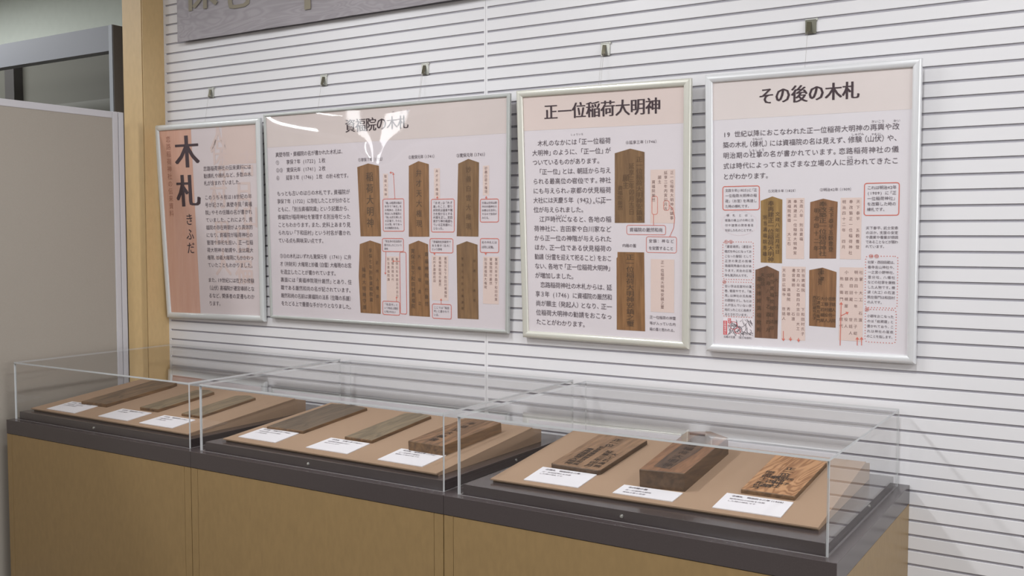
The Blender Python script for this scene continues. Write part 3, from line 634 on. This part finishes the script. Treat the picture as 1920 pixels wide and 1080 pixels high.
for n, c in CASES.items():
    x0, x1 = c['x0'], c['x1']
    r = empty('display_case', ((x0 + x1) / 2, -0.42, 0), c['n'], 'display case', 'row of museum display cases')
    box('carcass', x0 + .004, x1 - .004, YF + .020, -0.002, 0.06, ZB, mat('carcass_brown', (92, 68, 44), rough=.8), r)
    s = 0.033
    box('stile', x0 + .0012, x0 + s, YF + .001, YF + .020, 0.06, ZB - .0015, M_LAM, r)
    box('stile', x1 - s, x1 - .0012, YF + .001, YF + .020, 0.06, ZB - .0015, M_LAM, r)
    box('front_panel', x0 + s + .0015, x1 - s - .0015, YF + .001, YF + .020, 0.06, ZB - .0015, M_LAM, r)
    box('end_panel', x1 - .006, x1 - .0008, YF + .0205, -0.0005, 0.06, ZB - .0015, M_LAM, r)
    box('end_panel', x0 + .0008, x0 + .006, YF + .0205, -0.0005, 0.06, ZB - .0015, M_LAM, r)
    box('kick_plinth', x0 + .02, x1 - .02, YF + .05, -0.01, 0.0, 0.06, M_DARK, r)
    box('counter_top', x0, x1, YF, -0.0005, ZB, ZS, M_DARK, r, 0.0012)
    gx0, gx1 = c['gx0'], c['gx1']
    box('raised_deck', gx0 + .010, gx1 - .010, YG0 + .013, YG1 - .012, ZS, ZD, M_DARK, r, 0.0008)
    sx = {1: -3.3596, 2: -2.2488, 3: -1.1327}[n]
    v, f = joined([cylvf((sx, YG0 + .0131, .8115), (0, -1, 0), .0055, .003), cylvf((sx, YG0 + .0105, .8115), (0, -1, 0), .0030, .002)])
    mesh_obj('screw', v, f, M_SCREW, r)
    v, f = joined([cylvf((gx1 - .0101, -.40 if n != 3 else -.356, .8115), (1, 0, 0), .0055, .003), cylvf((gx1 - .0080, -.40 if n != 3 else -.356, .8115), (1, 0, 0), .0030, .002)])
    mesh_obj('screw', v, f, M_SCREW, r)
    cv = r
    t = .0060
    pane('front_pane', gx0, gx1, YG0, YG0 + t, ZS + .0002, ZT - t, cv, 'y')
    pane('back_pane', gx0, gx1, YG1 - t, YG1, ZS + .0002, ZT - t, cv, 'y')
    pane('side_pane', gx0, gx0 + t, YG0 + t, YG1 - t, ZS + .0002, ZT - t, cv, 'x')
    pane('side_pane', gx1 - t, gx1, YG0 + t, YG1 - t, ZS + .0002, ZT - t, cv, 'x')
    pane('top_pane', gx0, gx1, YG0, YG1, ZT - t, ZT, cv, 'z')

# slanted beige boards: profile A..B..C from front to back, local frame for what lies on them
BD = {1: dict(fl=(-3.8252, -.765, .838), fr=(-2.8568, -.775, .838), a=(-2.8568, -.2483, .8918), bl=None, lab='slanted beige display board carrying the three narrow grey plaques'),
      2: dict(fl=(-2.6888, -.763, .838), fr=(-1.7563, -.774, .838), a=(-1.7563, -.233, .887), lab='slanted beige display board in the middle case'),
      3: dict(fl=(-1.5862, -.7395, .838), fr=(-.6457, -.7184, .838), a=(-.6457, -.175, .892), lab='slanted beige display board in the case nearest the camera')}
FR = {}
for n, b in BD.items():
    fl, fr, a = Vector(b['fl']), Vector(b['fr']), Vector(b['a'])
    u = (fr - fl).normalized(); wv = a - fr; v = wv - u * wv.dot(u); L = v.length; v.normalize(); nn = u.cross(v)
    Wd = (fr - fl).length; FR[n] = (fl, u, v, nn, Wd, L)
    r = empty('display_board', tuple((fl + fr) / 2 - Vector((0, 0, .010))), b['lab'], 'display board', 'beige display boards')
    t = .004
    vh = Vector((v.x, v.y, 0)).normalized()
    V = []
    for s in (0, Wd):
        o = fl + u * s
        P = [o, o + v * L, o + v * L - nn * t, o - nn * t]
        V += [tuple(p) for p in P]
    F = [(0, 4, 5, 1), (3, 2, 6, 7), (0, 3, 7, 4), (1, 5, 6, 2), (0, 1, 2, 3), (4, 7, 6, 5)]
    mesh_obj('top_board', V, F, M_BEIGE, r)
    V = []
    for s in (0.0015, Wd - .0015):
        o = fl + u * s
        p0 = o - nn * t + v * .012; p1 = o + v * (L - .001) - nn * (t + .0002); p2 = p1 + vh * .062 - Vector((0, 0, .012))
        P = [Vector((p0.x, p0.y, ZD + .0002)), p0, p1, p2, Vector((p2.x, p2.y, ZD + .0002))]
        V += [tuple(p) for p in P]
    F = [tuple(range(5)), tuple(reversed(range(5, 10)))] + [((i + 1) % 5, i, i + 5, (i + 1) % 5 + 5) for i in range(5)]
    mesh_obj('wedge_base', V, F, M_BEIGE, r)

def bl(n, x, y, h=0.0):
    o, u, v, nn, _, _ = FR[n]; return tuple(o + u * x + v * y + nn * h)
def plank(n, P, t, m, label, marks=(), cat='plaque', stripe=None, edge=None, name='wooden_plaque', ch=.0018):
    """P: outline on the board (front-left, front-right, back..., anticlockwise)"""
    k = len(P); cx = sum(p[0] for p in P) / k; cy = sum(p[1] for p in P) / k
    def ins(p, d):
        v = Vector((p[0] - cx, p[1] - cy)); l = v.length; v = v * ((l - d) / l); return (cx + v.x, cy + v.y)
    rings = [[bl(n, *p, .0003) for p in P], [bl(n, *p, t - ch) for p in P], [bl(n, *ins(p, ch * 1.3), t) for p in P]]
    V = [q for r_ in rings for q in r_]; F = [tuple(reversed(range(k))), tuple(range(2 * k, 3 * k))]; mi = [1, 0]
    for j in range(2):
        for i in range(k):
            q = (i + 1) % k; F.append((j * k + i, j * k + q, (j + 1) * k + q, (j + 1) * k + i)); mi.append(1)
    root = empty(name, bl(n, cx, P[0][1], 0), label, cat)
    o = mesh_obj('plank', V, F, [m, edge or m], root, mi=mi)
    if stripe: mesh_obj('ink_stain', [bl(n, *p, t + .0004) for p in stripe[0]], [tuple(range(len(stripe[0])))], stripe[1], root)
    T = Text()
    for txt, x, y0, y1, em in marks:
        ff = lambda X, Y, n=n, t=t: bl(n, X, Y, t + .0007)
        g = lambda X, Y: ff(X, -Y)
        T.column(txt, x, -y1, -y0, em, g, smear=.02)
    if T.V: T.build('brush_lettering', mat('plaque_ink', (58, 46, 38), rough=.7), root)
    return root
w1 = wood('weathered_wood_a', (84, 68, 54), (128, 104, 80), grain=70); w2 = wood('weathered_wood_b', (102, 90, 72), (134, 118, 94), grain=70)
w3 = wood('weathered_wood_c', (84, 72, 60), (110, 94, 76), grain=80); w4 = wood('brown_wood', (96, 72, 52), (138, 104, 76), grain=60, knots=1.0)
w5 = wood('warm_wood', (112, 86, 64), (146, 114, 86), grain=60); w6 = wood('orange_wood', (138, 96, 62), (180, 136, 96), grain=38, knots=1.6, wavy=2.6)
w7 = wood('red_brown_wood', (104, 74, 53), (136, 98, 70), grain=60); e1 = wood('dark_edge_wood', (84, 62, 42), (120, 90, 60), grain=60); e2 = wood('end_grain_dark', (72, 54, 40), (96, 74, 54), grain=50)
plank(1, [(.165, .120), (.317, .131), (.300, .46), (.288, .500), (.205, .512), (.128, .492), (.140, .44)], .014, w1, 'leftmost narrow plaque, broad dark weathered wood, beside the partition', edge=e1)
plank(1, [(.493, .157), (.598, .161), (.585, .450), (.532, .470), (.478, .450)], .012, w2, 'narrow grey-olive wooden plaque, middle one of the left case', edge=e1)
plank(1, [(.738, .160), (.843, .163), (.830, .450), (.776, .470), (.720, .448)], .010, w2, 'narrow grey-olive plaque, right one in the left case', edge=e1)
plank(2, [(.060, .149), (.230, .158), (.226, .500), (.136, .516), (.048, .498)], .011, w3, 'broad thin dark plaque at the left of the middle case', edge=e1)
plank(2, [(.419, .164), (.539, .166), (.530, .500), (.472, .516), (.413, .496)], .011, w2, 'narrow thin grey plaque at the centre of the middle case', edge=e1)
plank(2, [(.709, .148), (.849, .145), (.868, .450), (.795, .468), (.715, .452)], .034, w4, 'thick brown wooden block plaque at the right of the middle case', edge=e1, marks=[('奉造立大権現', .78, .17, .42, .030)])
plank(3, [(.118, .156), (.124, .150), (.276, .145), (.283, .152), (.291, .470), (.205, .494), (.120, .474)], .014, w5, 'brown plaque covered in small inked characters, left one of the right case',
      marks=[('奉再建稲荷大明神', .165, .165, .33, .026), ('別当資福院厳然和尚', .190, .165, .36, .020), ('延享三年卯月', .232, .165, .33, .026), ('大工石渡熊', .258, .165, .31, .024), ('正一位', .205, .36, .45, .03)], edge=e2)
plank(3, [(.429, .098), (.556, .110), (.556, .470), (.487, .512), (.418, .488)], .052, w7, 'thick red-brown wooden block with a dark inked stripe', edge=e2,
      stripe=([(.455, .135), (.505, .128), (.522, .30), (.518, .47), (.460, .47), (.452, .30)], wood('ink_wash', (64, 50, 42), (98, 74, 56), grain=60)), marks=[('正一位稲荷大明神', .487, .14, .46, .030)])
plank(3, [(.697, .158), (.841, .157), (.850, .462), (.775, .490), (.697, .480)], .012, w6, 'orange-brown plaque with bold grain and brush writing, nearest the camera', edge=e1,
      marks=[('明治四十二年四月', .728, .175, .33, .024), ('奉改築', .752, .19, .30, .028), ('正一位稲荷神社', .772, .20, .38, .030), ('氏子', .795, .22, .30, .020)])

LB = [(1, [(.085, .016), (.272, .016), (.262, .136), (.080, .134)], ['①木札　享保七年（1722）', '資福院所蔵　稲荷大明神', '武州多摩郡下和田村'], 'white caption card in front of the broad dark weathered plaque, left case'),
 (1, [(.412, .025), (.592, .025), (.586, .140), (.407, .139)], ['②木札　寛保元年（1741）', '弁才天大権現'], 'white caption card at the middle of the left case'),
 (1, [(.664, .024), (.853, .024), (.844, .137), (.666, .137)], ['③木札　寛保元年（1741）', '妙義大権現を造立', 'した時の木札'], 'white caption card at the right of the left case'),
 (2, [(.040, .034), (.222, .034), (.213, .154), (.036, .153)], ['④木札　文政八年（1825）', '稲荷大明神のお宮を再建', 'した時の棟札'], 'white caption card in front of the broad thin plaque, middle case'),
 (2, [(.363, .036), (.546, .036), (.536, .157), (.363, .157)], ['⑤木札　文政八年（1825）', '遷宮導師満福院の名が', '書かれています'], 'white caption card at the centre of the middle case'),
 (2, [(.678, .030), (.855, .030), (.853, .155), (.673, .155)], ['⑥木札　延享三年（1746）', '正一位稲荷大明神を', '勧請した時の木札です'], 'white caption card in front of the thick brown block, middle case'),
 (3, [(.098, .024), (.274, .024), (.274, .143), (.094, .146)], ['⑦棟札　明治四十二年', '正一位稲荷神社を改築', 'した時の棟札です'], 'white caption card in front of the plaque covered in small characters'),
 (3, [(.380, .024), (.554, .024), (.556, .095), (.383, .095)], ['⑧内箱の蓋', '正一位稲荷大明神', '安鎮之璽と墨書'], 'white caption card in front of the thick red-brown block'),
 (3, [(.664, .025), (.842, .025), (.843, .139), (.664, .141)], ['⑨棟札　明治四十二年（1909）', '稲荷神社の社殿を改築', 'した時の棟札です'], 'white caption card in front of the orange-brown plaque')]
for n, P, L, lab in LB:
    cx = sum(p[0] for p in P) / 4; cy = sum(p[1] for p in P) / 4
    root = empty('caption_card', bl(n, cx, cy, 0), lab, 'caption card')
    V = [bl(n, *p, .0003) for p in P] + [bl(n, *p, .0028) for p in P]
    F = [(3, 2, 1, 0), (4, 5, 6, 7), (0, 1, 5, 4), (1, 2, 6, 5), (2, 3, 7, 6), (3, 0, 4, 7)]
    mesh_obj('card', V, F, M_CARD, root)
    T = Text(); x0, x1 = P[3][0] + .02, P[2][0] - .018; yt = P[2][1] - .016
    for i, t in enumerate(L):
        em = .0115 if i == 0 else .0095
        T.line(t, x0, x1, -(yt - (.0 if i == 0 else .004) - i * .017), em, lambda X, Y, n=n: bl(n, X, -Y, .0033), fill=False, smear=.02 if i == 0 else 0)
    T.build('lettering', M_INK2, root)

bpy.data.objects.remove(_fo)
bpy.data.curves.remove(_fc)
